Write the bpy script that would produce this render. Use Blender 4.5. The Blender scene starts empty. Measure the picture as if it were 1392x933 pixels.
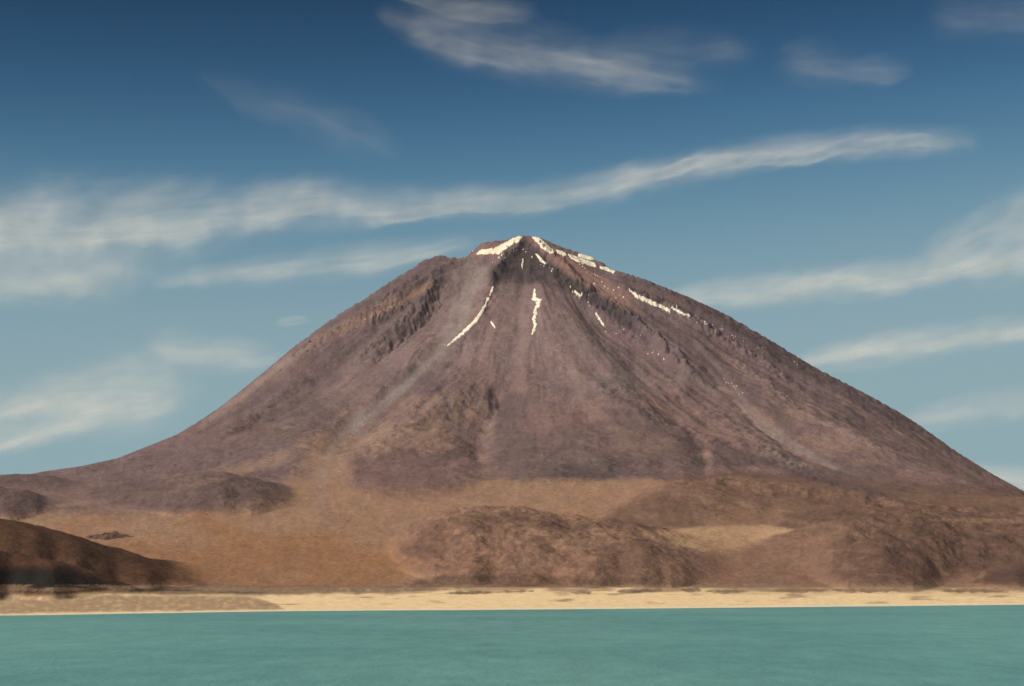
import bpy, math
import numpy as np

# ------------------------------------------------------------------ camera model (photo pixels, 1392 x 933)
F = 2680.0; CX = 696.0; VH = 793.0; CH = 35.0
def to_px(x, y, z): return CX + F * x / y, VH - F * (z - CH) / y
def ray_pt(u, v, y): return (u - CX) / F * y, y, CH + (VH - v) / F * y

scene = bpy.context.scene
HAZE = 5e-6
SKY = [(1.48, 1.38, 341.5, 3.35, 1192), (0.832, 1.07, 179.6, 3.95, 438.9), (0.6, 0.83, 556, 5.95, 1253)]   # slide film behind a polarising filter: response per colour
col = scene.collection
def tag(o, label=None, cat=None, group=None, kind=None):
    if label: o['label'] = label
    if cat: o['category'] = cat
    if group: o['group'] = group
    if kind: o['kind'] = kind
    return o

# ------------------------------------------------------------------ numpy helpers
def sm(a, b, x):
    t = np.clip((x - a) / (b - a), 0, 1); return t * t * (3 - 2 * t)
_rng = np.random.default_rng(7)
_P = _rng.permutation(1024).astype(np.int32)
_G = _rng.uniform(0, 2 * np.pi, 1024)
_GX = np.cos(_G); _GY = np.sin(_G)
def noise(x, y, seed=0):
    x = np.asarray(x, float) + seed * 17.31; y = np.asarray(y, float) - seed * 9.77
    xi = np.floor(x).astype(np.int64); yi = np.floor(y).astype(np.int64)
    fx = x - xi; fy = y - yi
    u = fx * fx * fx * (fx * (fx * 6 - 15) + 10); v = fy * fy * fy * (fy * (fy * 6 - 15) + 10)
    def g(ix, iy, dx, dy):
        h = _P[(_P[ix & 1023] + iy) & 1023]
        return _GX[h] * dx + _GY[h] * dy
    a = g(xi, yi, fx, fy); b = g(xi + 1, yi, fx - 1, fy)
    c = g(xi, yi + 1, fx, fy - 1); d = g(xi + 1, yi + 1, fx - 1, fy - 1)
    return 1.5 * ((a + (b - a) * u) + ((c + (d - c) * u) - (a + (b - a) * u)) * v)
def fbm(x, y, n=4, seed=0, gain=0.5, lac=2.03):
    s = 0; a = 1.0; t = 0
    for i in range(n):
        s = s + a * noise(x * lac ** i, y * lac ** i, seed + i * 3); t += a; a *= gain
    return s / t
def ridged(x, y, n=4, seed=0, gain=0.5):
    s = 0; a = 1.0; t = 0
    for i in range(n):
        s = s + a * (1 - 2 * np.abs(noise(x * 2.03 ** i, y * 2.03 ** i, seed + i * 3))); t += a; a *= gain
    return s / t
def sdpoly(px, py, poly):
    """signed distance (positive inside) to a closed polygon"""
    P = np.array(poly, float); d = np.full(px.shape, 1e18); ins = np.zeros(px.shape, bool)
    for i in range(len(P)):
        ax, ay = P[i]; bx, by = P[(i + 1) % len(P)]
        ex, ey = bx - ax, by - ay
        t = np.clip(((px - ax) * ex + (py - ay) * ey) / (ex * ex + ey * ey + 1e-12), 0, 1)
        d = np.minimum(d, (px - ax - t * ex) ** 2 + (py - ay - t * ey) ** 2)
        c = (ay > py) != (by > py)
        ins ^= c & (px < (bx - ax) * (py - ay) / ((by - ay) if by != ay else 1e-9) + ax)
    d = np.sqrt(d)
    return np.where(ins, d, -d)
def dline(px, py, pts):
    """distance to a polyline and parameter 0..1 along it"""
    P = np.array(pts, float); d = np.full(px.shape, 1e18); tt = np.zeros(px.shape)
    L = np.hypot(*(P[1:] - P[:-1]).T); cum = np.concatenate([[0], np.cumsum(L)]); T = cum[-1]
    for i in range(len(P) - 1):
        ax, ay = P[i]; ex, ey = P[i + 1] - P[i]
        t = np.clip(((px - ax) * ex + (py - ay) * ey) / (ex * ex + ey * ey + 1e-12), 0, 1)
        q = (px - ax - t * ex) ** 2 + (py - ay - t * ey) ** 2
        m = q < d; d[m] = q[m]; tt[m] = (cum[i] + t[m] * L[i]) / T
    return np.sqrt(d), tt

# ------------------------------------------------------------------ terrain grid (fan of rays, equal detail everywhere in view)
U = np.concatenate([np.arange(-900, -60, 7.0), np.arange(-60, 1452, 1.3), np.arange(1452, 2300, 7.0)])
Y = np.concatenate([np.arange(1750, 2200, 15), np.arange(2200, 3600, 6.0), np.arange(3600, 5600, 8.5),
                    np.arange(5600, 8700, 6.3), np.arange(8700, 9300, 20), np.arange(9300, 14500, 110)])
NU, NY = len(U), len(Y)
UU, YY = np.meshgrid(U, Y)            # rows = distance
XX = (UU - CX) / F * YY

# shoreline: farther away on the right
SH_U = [-900, 0, 380, 700, 1000, 1392, 2300]; SH_V = [846, 837.2, 831, 829, 826.3, 822.3, 815]
shore = CH * F / (np.interp(UU, SH_U, SH_V) - VH)
shore = shore + 12 * noise(UU / 90, UU * 0 + 3, 5) + 5 * noise(UU / 25, UU * 0 + 7, 6)
DN = YY - shore                        # metres inland
# plain: gentle lake terrace, then rising ash fan
Tn = YY - 2605 - (shore - 2605) * np.exp(-np.clip(DN, 0, None) / 500)
plain = np.interp(Tn, [-900, -60, 0, 60, 350, 800, 1300, 2200, 3200, 3900, 6000, 12000],
                  [-60, -4, 0, 2.2, 11, 31, 84, 199, 333, 342, 325, 250])
plain = plain * (1 - .13 * sm(950, 1350, UU) * sm(1800, 3000, Tn))
k = 7
plain0 = plain.copy()
for _ in range(2):
    for s in (1, 2, 4, 8):
        plain[s:-s] = (plain[:-2 * s] + plain[2 * s:] + 2 * plain[s:-s]) / 4
plain = np.where(DN < 40, plain0, plain0 + (plain - plain0) * sm(40, 200, DN))
land = sm(20, 700, DN)
plain = plain + land * (7 * fbm(XX / 500, YY / 420, 3, 11) + 1.6 * fbm(XX / 60, YY / 90, 3, 12))
# low strandlines and dunes on the terrace
terr = sm(30, 130, DN) * (1 - sm(600, 1000, DN))
plain = plain + terr * (1.8 * fbm(XX / 260, YY / 60, 3, 14) + .5 * ridged(XX / 160, YY / 35, 2, 15))

def column(xs, vs): return np.interp(UU, xs, vs)
hill_id = np.zeros(UU.shape, np.int8)
def hill(i, nodes, dc, wf, wb, rough=8, seed=0, pf=1.5):
    """a hill whose crest runs over (pixel, height) nodes at distance dc"""
    global H
    n = np.array(nodes, float)
    dcv = np.interp(UU, n[:, 0], n[:, 2]) if n.shape[1] > 2 else np.full(UU.shape, dc)
    dcv = dcv + 70 * fbm(UU / 60, UU * 0 + seed, 2, seed + 40)
    vc = np.interp(UU, n[:, 0], n[:, 1])
    ker = np.ones(21) / 21
    zc = CH + (VH - vc) / F * dcv
    zc = np.where(UU < n[0, 0], -50, np.where(UU > n[-1, 0], -50, zc))
    # smooth along the crest
    row = zc[0]
    t = YY - dcv
    base = np.array([np.interp(dcv[0, j], Y, H0[:, j]) for j in range(NU)])[None, :]
    add = zc - base
    a1 = np.clip(add[0], 0, None)
    idx = np.arange(NU)
    m = (U > -60) & (U < 1452)
    sub = np.convolve(np.pad(a1[m], 10, mode='edge'), ker, 'valid'); a1[m] = sub
    add = a1[None, :]
    wf = wf * (.45 + .55 * np.clip(add / max(1e-3, a1.max()) * 1.4, 0, 1))
    b = np.where(t < 0, 1 - np.clip(-t / wf, 0, 1) ** pf, 1 - np.clip(t / wb, 0, 1) ** 1.6)
    b = np.clip(b, 0, 1); b = b * (2 - b) * 0.35 + 0.65 * b * b * (3 - 2 * b)
    cut = sm(0, 20, add) * sm(0.0, 0.35, b)
    g = ridged(XX / 170 + 0.8 * fbm(XX / 260, YY / 260, 2, seed), YY / 230 + XX / 300, 4, seed + 60)
    z = add * b + cut * np.clip(add / 30, .15, 1) * (rough * .55 * (g - 0.2) + rough * .55 * fbm(XX / 150, YY / 170, 3, seed + 61) + rough * .45 * fbm(XX / 48, YY / 60, 5, seed + 62) + rough * .30 * ridged(XX / 75 + 1.3 * fbm(XX / 200, YY / 240, 3, seed + 63), YY / 330 + XX / 500, 4, seed + 64))
    z = z * sm(0.0, 0.12, b)
    m2 = (z > 4) & (z > ADD)
    hill_id[m2] = i
    ADD[...] = np.maximum(ADD, z)

# ------------------------------------------------------------------ volcano
AX, AY, S = 60.0, 8500.0, 8500.0 / F
sky_line = [(-900, 700), (-300, 676), (-60, 668), (0, 655), (30, 647), (60, 641), (110, 634), (160, 623), (200, 607), (240, 591), (270, 573), (300, 553),
            (330, 529), (360, 505), (395, 476), (430, 450), (465, 425), (500, 404), (530, 384), (560, 365), (580, 353), (597, 348),
            (612, 350), (622, 352), (632, 350), (645, 340), (655, 331), (672, 328), (690, 326), (703, 321), (715, 320.5), (733, 323), (745, 328), (760, 335),
            (780, 342), (805, 352), (820, 359), (835, 368), (870, 378), (905, 392), (950, 411), (990, 430), (1030, 453), (1065, 474),
            (1100, 496), (1140, 517), (1180, 538), (1215, 557), (1256, 583), (1300, 615), (1350, 645), (1392, 668),
            (1500, 722), (1650, 768), (1900, 780), (2300, 785)]
SL = np.array(sky_line, float)
dx = XX - AX; dy = YY - AY; r = np.hypot(dx, dy) + 1e-6; th = np.arctan2(dx, -dy)   # 0 towards the camera
L = SL[SL[:, 0] <= 715][::-1]; R = SL[SL[:, 0] >= 715]
PL = np.interp(r, (715 - L[:, 0]) * S, (VH - L[:, 1]) * S + CH)
PR = np.interp(r, (R[:, 0] - 715) * S, (VH - R[:, 1]) * S + CH)
PFr = np.interp(r, [0, 120, 300, 700, 1200, 1700, 2200, 2700, 3200, 5000], [1532, 1450, 1330, 1062, 770, 565, 425, 322, 220, 0])
PFb = np.interp(r, [0, 150, 700, 1200, 1700, 2500, 5000], [1532, 1470, 1060, 740, 480, 250, 100])
ws = (dx / r) ** 2
ws = ws ** 1.3
side = np.where(dx < 0, PL, PR)
vol = ws * side + (1 - ws) * np.where(dy < 0, PFr, PFb)
# gullies fan out from the summit
wth = th + 0.05 * fbm(XX / 500, YY / 500, 3, 21)
lr = np.log(r / 60 + 1)
env = sm(60, 500, r) * (1 - 0.65 * sm(1600, 3000, r))
g1 = fbm(wth * 3.2, lr * 0.7, 2, 22)
g2 = ridged(wth * 9, lr * 1.3, 3, 23)
g3 = ridged(wth * 30, lr * 2.2, 3, 24)
g4 = ridged(wth * 90, lr * 4.0, 2, 25)
iso = fbm(XX / 230, YY / 230, 5, 26)
iso2 = fbm(XX / 45, YY / 45, 4, 27)
vol = vol + env * (70 * g1 + 13 * g2 + 2.0 * g3 + .3 * g4) + (20 * iso + 3.4 * iso2) * sm(100, 700, r)

H0 = plain
# smooth maximum of plain and cone
kk = 22.0
H = np.maximum(vol, plain) + kk * 0.5 * np.exp(-np.abs(vol - plain) / kk)
H = np.where(YY < 4800, plain + (H - plain) * sm(4300, 4800, YY), H)
vol_mask = sm(-8, 12, vol - plain) * sm(5000, 5300, YY)

H0 = H.copy()
ADD = np.zeros(H.shape)
hill(2, [(795, 722, 5150), (815, 704, 5150), (835, 688, 5200), (870, 670, 5250), (910, 661, 5300), (960, 659, 5300), (1010, 667, 5300), (1080, 673, 5250), (1150, 682, 5200), (1230, 694, 5200)], 0, 640, 420, 9, 1)
hill(4, [(78, 697), (100, 680), (130, 671), (170, 665), (220, 657), (265, 646), (305, 644), (340, 652), (375, 664), (420, 680)], 5250, 480, 420, 7, 2, 1.6)
hill(4, [(-300, 650), (-80, 652), (0, 666), (40, 671), (65, 684), (92, 699)], 5050, 420, 300, 7, 3, 1.8)
hill(4, [(-300, 648), (-80, 645), (-20, 648), (30, 645), (75, 648), (110, 656), (130, 664)], 5800, 420, 300, 6, 4, 1.8)
hill(3, [(528, 757), (545, 738), (565, 722), (600, 706), (640, 698), (690, 696), (740, 703), (790, 712), (850, 717), (900, 727), (960, 744), (1010, 758), (1080, 775), (1130, 792)], 4050, 700, 330, 15, 5)
hill(3, [(600, 786), (640, 770), (700, 762), (760, 752), (820, 742), (880, 740), (940, 758), (1000, 780), (1030, 792)], 3720, 380, 260, 10, 15)
hill(5, [(860, 785), (900, 768), (940, 757), (1000, 747), (1050, 731), (1100, 712), (1150, 698), (1200, 691), (1250, 695), (1300, 703), (1340, 706), (1392, 702), (1600, 690), (1900, 700), (2300, 720)], 4250, 860, 430, 15, 6, 1.3)
hill(5, [(1060, 790), (1100, 762), (1150, 740), (1200, 728), (1260, 748), (1320, 785)], 3850, 480, 260, 10, 16)
hill(5, [(1310, 794), (1345, 780), (1392, 768), (1500, 755), (1700, 760)], 3650, 260, 220, 8, 7)
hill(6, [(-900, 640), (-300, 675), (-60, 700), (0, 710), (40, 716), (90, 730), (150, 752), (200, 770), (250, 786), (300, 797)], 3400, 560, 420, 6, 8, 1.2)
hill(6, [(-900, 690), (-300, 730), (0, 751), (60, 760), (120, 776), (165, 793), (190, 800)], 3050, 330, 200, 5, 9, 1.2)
H = H0 + ADD

# relief drawn on the slopes: (kind, pixel path, height m, half-width m)
def surf_index(u, v):
    """first surface point seen at photo pixel (u, v)"""
    j = int(np.clip(np.interp(u, U, np.arange(NU)), 0, NU - 2))
    vv = VH - F * (H[:, j] - CH) / Y
    cm = np.minimum.accumulate(vv)
    i = int(np.argmax(cm <= v)) if (cm <= v).any() else int(np.argmin(vv))
    return (u - CX) / F * Y[i], Y[i]
def relief(path, h, w, jag=0.3, seed=0, side=0):
    global H
    P = [surf_index(a, b) for a, b in path]
    xs = [p[0] for p in P]; ys = [p[1] for p in P]
    m = (XX > min(xs) - 5 * w) & (XX < max(xs) + 5 * w) & (YY > min(ys) - 5 * w) & (YY < max(ys) + 5 * w)
    if not m.any(): return
    x = XX[m] + w * 0.5 * noise(XX[m] / (w * 1.5), YY[m] / (w * 1.5), seed); y = YY[m] + w * 0.5 * noise(XX[m] / (w * 1.5) + 9, YY[m] / (w * 1.5), seed + 1)
    d, t = dline(x, y, P)
    a = h * np.exp(-(d / w) ** 2) * sm(-0.02, 0.12, t) * (1 - sm(0.8, 1.02, t))
    a = a * (1 + jag * 2 * fbm(XX[m] / (w * .7), YY[m] / (w * .7), 4, seed + 2))
    H[m] += a
relief([(599, 352), (590, 378), (572, 408), (535, 438), (495, 470), (470, 492)], 27, 30, .4, 70)
relief([(604, 365), (596, 392), (580, 415), (545, 450), (505, 482)], -30, 26, .4, 71)
relief([(640, 352), (648, 395), (628, 435), (592, 477), (545, 528), (485, 572), (435, 620)], -50, 80, .1, 72)
relief([(712, 330), (690, 352), (672, 376), (664, 410), (640, 450), (600, 500)], 40, 38, .3, 73)
relief([(714, 328), (742, 357), (790, 388), (838, 420), (905, 470), (960, 520)], 50, 42, .3, 74)
relief([(630, 480), (575, 545), (510, 610), (470, 640)], 30, 85, .25, 82)
relief([(790, 500), (860, 555), (940, 595), (1040, 620)], 28, 85, .3, 83)
relief([(690, 520), (660, 580), (640, 630)], -18, 60, .2, 84)
relief([(420, 500), (350, 560), (270, 600)], 24, 70, .3, 85)
relief([(1040, 520), (1130, 580), (1240, 630)], 24, 80, .3, 86)
relief([(900, 500), (980, 570), (1060, 610)], 20, 60, .3, 87)
relief([(735, 345), (780, 370), (830, 405), (870, 430)], -24, 34, .1, 75)
relief([(716, 345), (712, 400), (704, 450), (690, 520), (672, 580)], -26, 45, .2, 76)
relief([(840, 378), (900, 402), (965, 440), (1030, 480), (1110, 530)], 22, 34, .5, 77)
relief([(900, 430), (955, 470), (1000, 528), (1040, 575), (1100, 618), (1200, 655)], -24, 34, .1, 78)
relief([(740, 400), (762, 440), (800, 490), (860, 550)], -16, 34, .2, 79)
relief([(560, 372), (500, 412), (440, 452), (390, 492)], 16, 26, .6, 80)
relief([(600, 560), (640, 530), (700, 520), (760, 540)], 14, 60, .3, 81)
# lobes of old lava: (outline, thickness, edge px)
PU, PV = to_px(XX, YY, H)
def lobe(poly, h, e, seed, nz=6):
    global H
    P = np.array(poly); m = (PU > P[:, 0].min() - 20) & (PU < P[:, 0].max() + 20) & (PV > P[:, 1].min() - 20) & (PV < P[:, 1].max() + 20) & (YY < 8500)
    d = sdpoly(PU[m], PV[m], poly) + nz * fbm(PU[m] / 25, PV[m] / 18, 3, seed)
    H[m] += h * sm(-e * .3, e, d) * (1 + .35 * fbm(XX[m] / 160, YY[m] / 200, 3, seed + 1))
lobe([(455, 640), (500, 610), (545, 585), (600, 575), (640, 600), (655, 640), (640, 662), (590, 676), (520, 675), (475, 664)], 13, 22, 90)
lobe([(690, 640), (700, 600), (760, 575), (830, 570), (880, 565), (930, 590), (960, 630), (930, 655), (860, 648), (760, 654), (710, 656)], 15, 24, 91)
lobe([(960, 610), (1040, 625), (1120, 655), (1200, 672), (1240, 690), (1150, 682), (1040, 672), (960, 655)], 14, 10, 92)
lobe([(380, 610), (470, 600), (450, 640), (400, 650), (370, 640)], 8, 14, 93)
lobe([(640, 500), (700, 470), (790, 500), (840, 540), (780, 560), (690, 560)], 10, 30, 94)

for q_, (pth, hh2, ww2) in enumerate([([(345, 520), (400, 475), (470, 425), (540, 380), (592, 352)], 8, 22), ([(500, 425), (540, 408), (575, 392)], 10, 20), ([(850, 385), (900, 405), (960, 432), (1030, 470), (1100, 512)], 10, 30),
                              ([(750, 372), (790, 398), (830, 425), (880, 460)], 10, 26), ([(1010, 600), (1060, 620), (1100, 640)], 7, 40), ([(990, 470), (1030, 500), (1080, 540)], 7, 30)]):
    relief(pth, hh2, ww2, 1.3, 300 + 5 * q_)
# scree smooths the chutes and fans
def blur(A_, n):
    for _ in range(2):
        for ax in (0, 1):
            c_ = np.cumsum(np.pad(A_, [(n + 1, n) if a_ == ax else (0, 0) for a_ in (0, 1)], mode='edge'), axis=ax)
            A_ = (c_[2 * n + 1:, :] - c_[:-2 * n - 1, :]) / (2 * n + 1) if ax == 0 else (c_[:, 2 * n + 1:] - c_[:, :-2 * n - 1]) / (2 * n + 1)
    return A_
Hb = blur(H, 10)
PU, PV = to_px(XX, YY, H)
wsm = np.zeros(H.shape); bx_ = (YY > 5000) & (YY < 8500) & (PU > 200) & (PU < 1300)
for path_, w_, k_ in [([(640, 360), (642, 400), (628, 436), (598, 478), (548, 528), (500, 566), (455, 605), (425, 655), (430, 700)], 18, .95),
                      ([(616, 365), (618, 410), (600, 450)], 14, .8), ([(930, 450), (1000, 530), (1070, 600), (1220, 665)], 9, .9),
                      ([(690, 400), (690, 500)], 30, .7), ([(760, 410), (800, 500)], 32, .7), ([(640, 440), (640, 500)], 22, .6), ([(400, 490), (340, 540), (270, 590)], 8, .8)]:
    d_, _t = dline(PU[bx_], PV[bx_], path_)
    wsm[bx_] = np.maximum(wsm[bx_], k_ * np.exp(-(d_ / w_) ** 2))
H = H * (1 - wsm) + Hb * wsm
del Hb

# fit the skyline
tgt = np.interp(U, SL[:, 0], SL[:, 1])
for _ in range(3):
    bm = YY > 6300
    vv = np.where(bm, VH - F * (H - CH) / YY, 1e9).min(axis=0)
    kf = (VH - tgt) / np.maximum(VH - vv, 5)
    kf = np.clip(kf, .6, 1.6)
    kf = np.convolve(np.pad(kf, 4, mode='edge'), np.ones(9) / 9, 'valid')
    w = sm(5900, 7700, YY)
    H = CH + (H - CH) * (1 + (kf[None, :] - 1) * w)
# broken rock along the skyline and buttresses
rock = np.zeros(H.shape)
PU, PV = to_px(XX, YY, H)
nearsky = np.exp(-np.clip(PV - tgt[None, :], 0, None) / 10) * sm(330, 420, UU) * (1 - sm(1290, 1360, UU)) * (YY > 6300)
H = H + nearsky * (9 * ridged(XX / 38, YY / 60, 4, 31) - 3) * sm(50, 200, r)

# ------------------------------------------------------------------ colour of the ground (rock and sand tones, with some slope shade painted in)
PU, PV = to_px(XX, YY, H)
C = {k: np.array(v) for k, v in dict(
    rock=(.170, .124, .146), dark=(.095, .076, .088), grey=(.235, .198, .205), red=(.250, .155, .150), lowrock=(.202, .136, .142),
    ash=(.335, .218, .165), orange=(.305, .168, .102), sand=(.79, .63, .42), scrub=(.27, .19, .14), hillc=(.150, .095, .083),
    hilldark=(.092, .058, .054), hillmid=(.232, .145, .120), buttress=(.068, .057, .068), lens=(.44, .30, .21), scree=(.262, .222, .235), taupe=(.275, .207, .216), dimrock=(.115, .086, .098), tan=(.285, .198, .172), nearhill=(.080, .045, .032), white=(.78, .70, .55), hillshade=(.008, .006, .006)).items()}
col_ = np.empty(H.shape + (3,)); col_[...] = C['ash']
def mixc(c, w):
    w = np.clip(w, 0, 1)[..., None]; col_[...] = col_ * (1 - w) + C[c] * w
n_lo = fbm(PU / 90, PV / 45, 4, 101); n_md = fbm(PU / 28, PV / 16, 4, 102); n_hi = fbm(PU / 8, PV / 6, 3, 103)
wx = fbm(XX / 300, YY / 300, 4, 104); wm = fbm(XX / 90, YY / 120, 4, 105)
mixc('orange', .75 * sm(-.2, .5, n_lo + .8 * np.exp(-((PU - 330) / 300) ** 2) * sm(690, 770, PV) - .2))
# volcano rock
vw = sm(.25, .75, vol_mask + .25 * n_md)
mixc('rock', vw)
streak = fbm(wth * 26, lr * 1.2, 4, 110); streak2 = fbm(wth * 85, lr * 2.5, 3, 111)
hz = (H - 330) / 1200
mixc('lowrock', vw * .8 * sm(.45, .05, hz) if False else vw * .8 * (1 - sm(.05, .5, hz + .25 * wx)))
mixc('tan', vw * .55 * sm(.05, .45, wm + .35 * streak + .15) * (1 - sm(.15, .6, hz)))
mixc('grey', vw * .45 * sm(-.1, .6, .8 * streak + .25 * streak2 + .5 * wm - .05))
mixc('dark', vw * .30 * sm(.0, .7, -.8 * streak + .8 * wx + .2 * streak2 - .05))
mixc('dark', vw * .30 * sm(.1, .5, n_hi * .6 + iso2 * .6))
mixc('red', vw * .35 * sm(.1, .5, fbm(wth * 12, lr * 2, 3, 112)))

def region(poly, c, strength=1.0, soft=5, nz=6, ns=14, tex=0.0, seed=0, ylim=None):
    P = np.array(poly, float); pad = 25
    m = (PU > P[:, 0].min() - pad) & (PU < P[:, 0].max() + pad) & (PV > P[:, 1].min() - pad) & (PV < P[:, 1].max() + pad)
    if ylim: m &= (YY > ylim[0]) & (YY < ylim[1])
    if not m.any(): return
    u, v = PU[m], PV[m]
    d = sdpoly(u, v, poly) + nz * fbm(u / ns, v / (ns * .6), 4, seed + 200)
    w = strength * sm(-soft, soft, d)
    if tex: w = w * (1 - tex * sm(-.1, .45, fbm(u / 9, v / 5, 4, seed + 300)))
    w = w[:, None]; col_[m] = col_[m] * (1 - w) + C[c] * w
def stripe(path, c, w0, w1, strength=.8, nz=2, seed=0):
    P = np.array(path, float); pad = 30
    m = (PU > P[:, 0].min() - pad) & (PU < P[:, 0].max() + pad) & (PV > P[:, 1].min() - pad) & (PV < P[:, 1].max() + pad) & (YY > 4500)
    u, v = PU[m], PV[m]
    d, t = dline(u, v, path); d = d + nz * fbm(u / 10, v / 8, 3, seed + 400)
    w = strength * (1 - sm(.3, 1.2, d / (w0 + (w1 - w0) * t))) * sm(-.01, .05, t) * (1 - sm(.85, 1.0, t))
    w = w[:, None]; col_[m] = col_[m] * (1 - w) + C[c] * w

# upper cone
V = (5500, 9999)
region([(713, 322), (690, 345), (665, 372), (662, 390), (690, 385), (735, 385), (775, 400), (820, 425), (880, 465), (850, 425), (790, 388), (745, 355)], 'buttress', .95, 4, 5, 12, .2, 1, V)
region([(718, 324), (760, 340), (800, 365), (850, 395), (880, 432), (862, 424), (800, 390), (745, 352)], 'red', .9, 4, 3, 12, .2, 2, V)
region([(650, 334), (690, 325), (705, 330), (672, 350), (640, 350)], 'red', .7, 4, 3, 12, 0, 3, V)
region([(625, 356), (655, 352), (665, 380), (650, 420), (620, 455), (600, 470), (612, 430), (625, 400)], 'grey', .8, 8, 5, 14, .2, 4, V)
region([(600, 352), (590, 348), (560, 366), (500, 406), (430, 452), (440, 456), (510, 415), (570, 385), (600, 390)], 'dark', .55, 5, 5, 10, .3, 5, V)
region([(608, 380), (597, 378), (570, 400), (545, 415), (500, 445), (470, 480), (478, 488), (520, 468), (560, 440), (590, 410)], 'dark', .75, 4, 7, 10, .35, 6, V)  # shaded lower right side of the shoulder ridge, put into the colour
region([(400, 480), (430, 455), (500, 420), (560, 390), (590, 380), (560, 405), (500, 440), (440, 465), (380, 515), (310, 560), (290, 562)], 'tan', .4, 6, 4, 12, .2, 7, V)
region([(565, 440), (595, 425), (592, 445), (560, 470), (545, 465)], 'dark', .6, 4, 5, 9, .3, 8, V)  # shadowed rocks under the cliff, painted dark
region([(835, 366), (900, 388), (980, 424), (1060, 470), (1150, 520), (1260, 585), (1300, 617), (1270, 605), (1150, 545), (1050, 490), (970, 450), (900, 412), (850, 395)], 'dark', .55, 6, 6, 12, .35, 9, V)  # shade under the right skyline, away from the sun, painted into the colour
region([(240, 595), (300, 560), (360, 515), (420, 475), (500, 470), (530, 500), (480, 560), (380, 610), (280, 640)], 'dark', .38, 14, 12, 22, .4, 10, V)
stripe([(640, 385), (632, 425), (600, 472), (550, 522), (500, 560), (462, 600), (440, 650)], 'grey', 14, 16, .75, 3, 1)
stripe([(330, 540), (370, 508), (430, 462)], 'grey', 5, 4, .6, 1, 2)
stripe([(930, 450), (965, 485), (1000, 530), (1030, 565), (1070, 600), (1130, 635), (1220, 665)], 'grey', 4, 6, .8, 1, 3)
stripe([(1000, 545), (1040, 590), (1090, 615), (1180, 655)], 'grey', 2, 3, .7, 1, 4)
stripe([(712, 350), (708, 420), (700, 500), (680, 590)], 'dark', 9, 14, .35, 4, 5)
stripe([(690, 400), (672, 470), (640, 540)], 'lowrock', 14, 24, .5, 5, 6)
stripe([(740, 400), (760, 460), (810, 530)], 'lowrock', 14, 26, .4, 5, 7)
stripe([(420, 655), (445, 620), (470, 590), (500, 560)], 'grey', 10, 8, .35, 4, 8)
# mid and lower cone
region([(640, 400), (690, 388), (760, 400), (800, 440), (830, 500), (760, 520), (690, 500), (640, 520), (600, 490), (630, 440)], 'taupe', .55, 22, 14, 30, .35, 60, V)
region([(520, 430), (600, 400), (630, 420), (600, 470), (540, 520), (500, 560), (440, 560), (470, 490)], 'taupe', .35, 16, 12, 26, .3, 61, V)
for i, (cx, cy, rx, ry, c, s) in enumerate([
        (560, 600, 60, 22, 'tan', .6), (520, 640, 46, 15, 'hilldark', .7), (560, 655, 60, 13, 'hilldark', .7), (633, 625, 14, 20, 'dark', .5), (600, 560, 70, 22, 'tan', .35), (495, 628, 18, 6, 'dark', .5), (552, 618, 18, 10, 'hilldark', .6),
        (700, 600, 30, 50, 'dark', .3), (790, 570, 90, 22, 'lowrock', .4), (780, 632, 60, 18, 'dark', .3), (880, 600, 40, 14, 'tan', .35), (830, 640, 70, 14, 'dark', .4), (900, 640, 60, 14, 'lowrock', .6),
        (980, 600, 60, 14, 'lowrock', .4), (1010, 625, 80, 9, 'dark', .5), (1110, 650, 90, 10, 'dark', .4), (1060, 560, 50, 18, 'tan', .3), (1140, 600, 60, 14, 'tan', .3), (1180, 640, 90, 10, 'dark', .25),
        (430, 640, 44, 16, 'tan', .6), (400, 620, 26, 12, 'hilldark', .4), (350, 620, 90, 12, 'tan', .4), (240, 620, 110, 10, 'dark', .3), (300, 600, 70, 12, 'lowrock', .4), (1250, 650, 120, 14, 'lowrock', .4),
        (660, 520, 60, 24, 'lowrock', .35), (560, 520, 50, 20, 'dark', .3), (850, 520, 80, 20, 'grey', .25), (480, 600, 60, 16, 'tan', .35), (1280, 690, 90, 5, 'hilldark', .5), (660, 430, 20, 40, 'lowrock', .3)]):
    a = np.linspace(0, 2 * np.pi, 13)[:-1]
    region([(cx + rx * math.cos(t), cy + ry * math.sin(t)) for t in a], c, min(.9, s * 1.35), 6, 14, 20, .35, 20 + i, (4700, 9999))
region([(690, 658), (700, 610), (760, 580), (880, 566), (950, 600), (960, 652), (860, 646), (760, 655)], 'dark', .35, 6, 8, 20, .45, 70, V)
region([(470, 662), (470, 636), (540, 610), (640, 610), (655, 650), (590, 677), (520, 676)], 'lowrock', .7, 5, 6, 16, .3, 71, V)
region([(-60, 600), (200, 600), (400, 600), (440, 640), (380, 665), (300, 690), (180, 698), (90, 698), (-60, 698)], 'rock', .85, 10, 9, 24, .3, 72, (4700, 9999))
region([(900, 650), (1000, 640), (1200, 655), (1450, 665), (1450, 706), (1300, 698), (1180, 692), (1060, 684), (980, 674), (900, 662)], 'hillc', .8, 6, 6, 24, .3, 73, (4700, 9999))
stripe([(60, 690), (150, 680), (230, 668), (330, 640), (420, 615)], 'tan', 3, 9, .7, 2, 74)
stripe([(652, 365), (640, 400), (628, 436), (598, 478), (548, 528), (500, 566), (455, 605), (436, 650), (440, 690)], 'scree', 6, 8, .9, 1.2, 75)
stripe([(618, 362), (622, 400), (612, 440), (590, 470)], 'scree', 6, 8, .6, 3, 76)
stripe([(655, 362), (650, 385), (640, 400)], 'scree', 7, 7, .6, 2, 77)
stripe([(400, 480), (350, 520), (300, 560), (260, 590)], 'taupe', 6, 5, .6, 2, 77)
stripe([(590, 385), (545, 410), (500, 430), (450, 462)], 'tan', 6, 5, .6, 2, 78)
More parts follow.
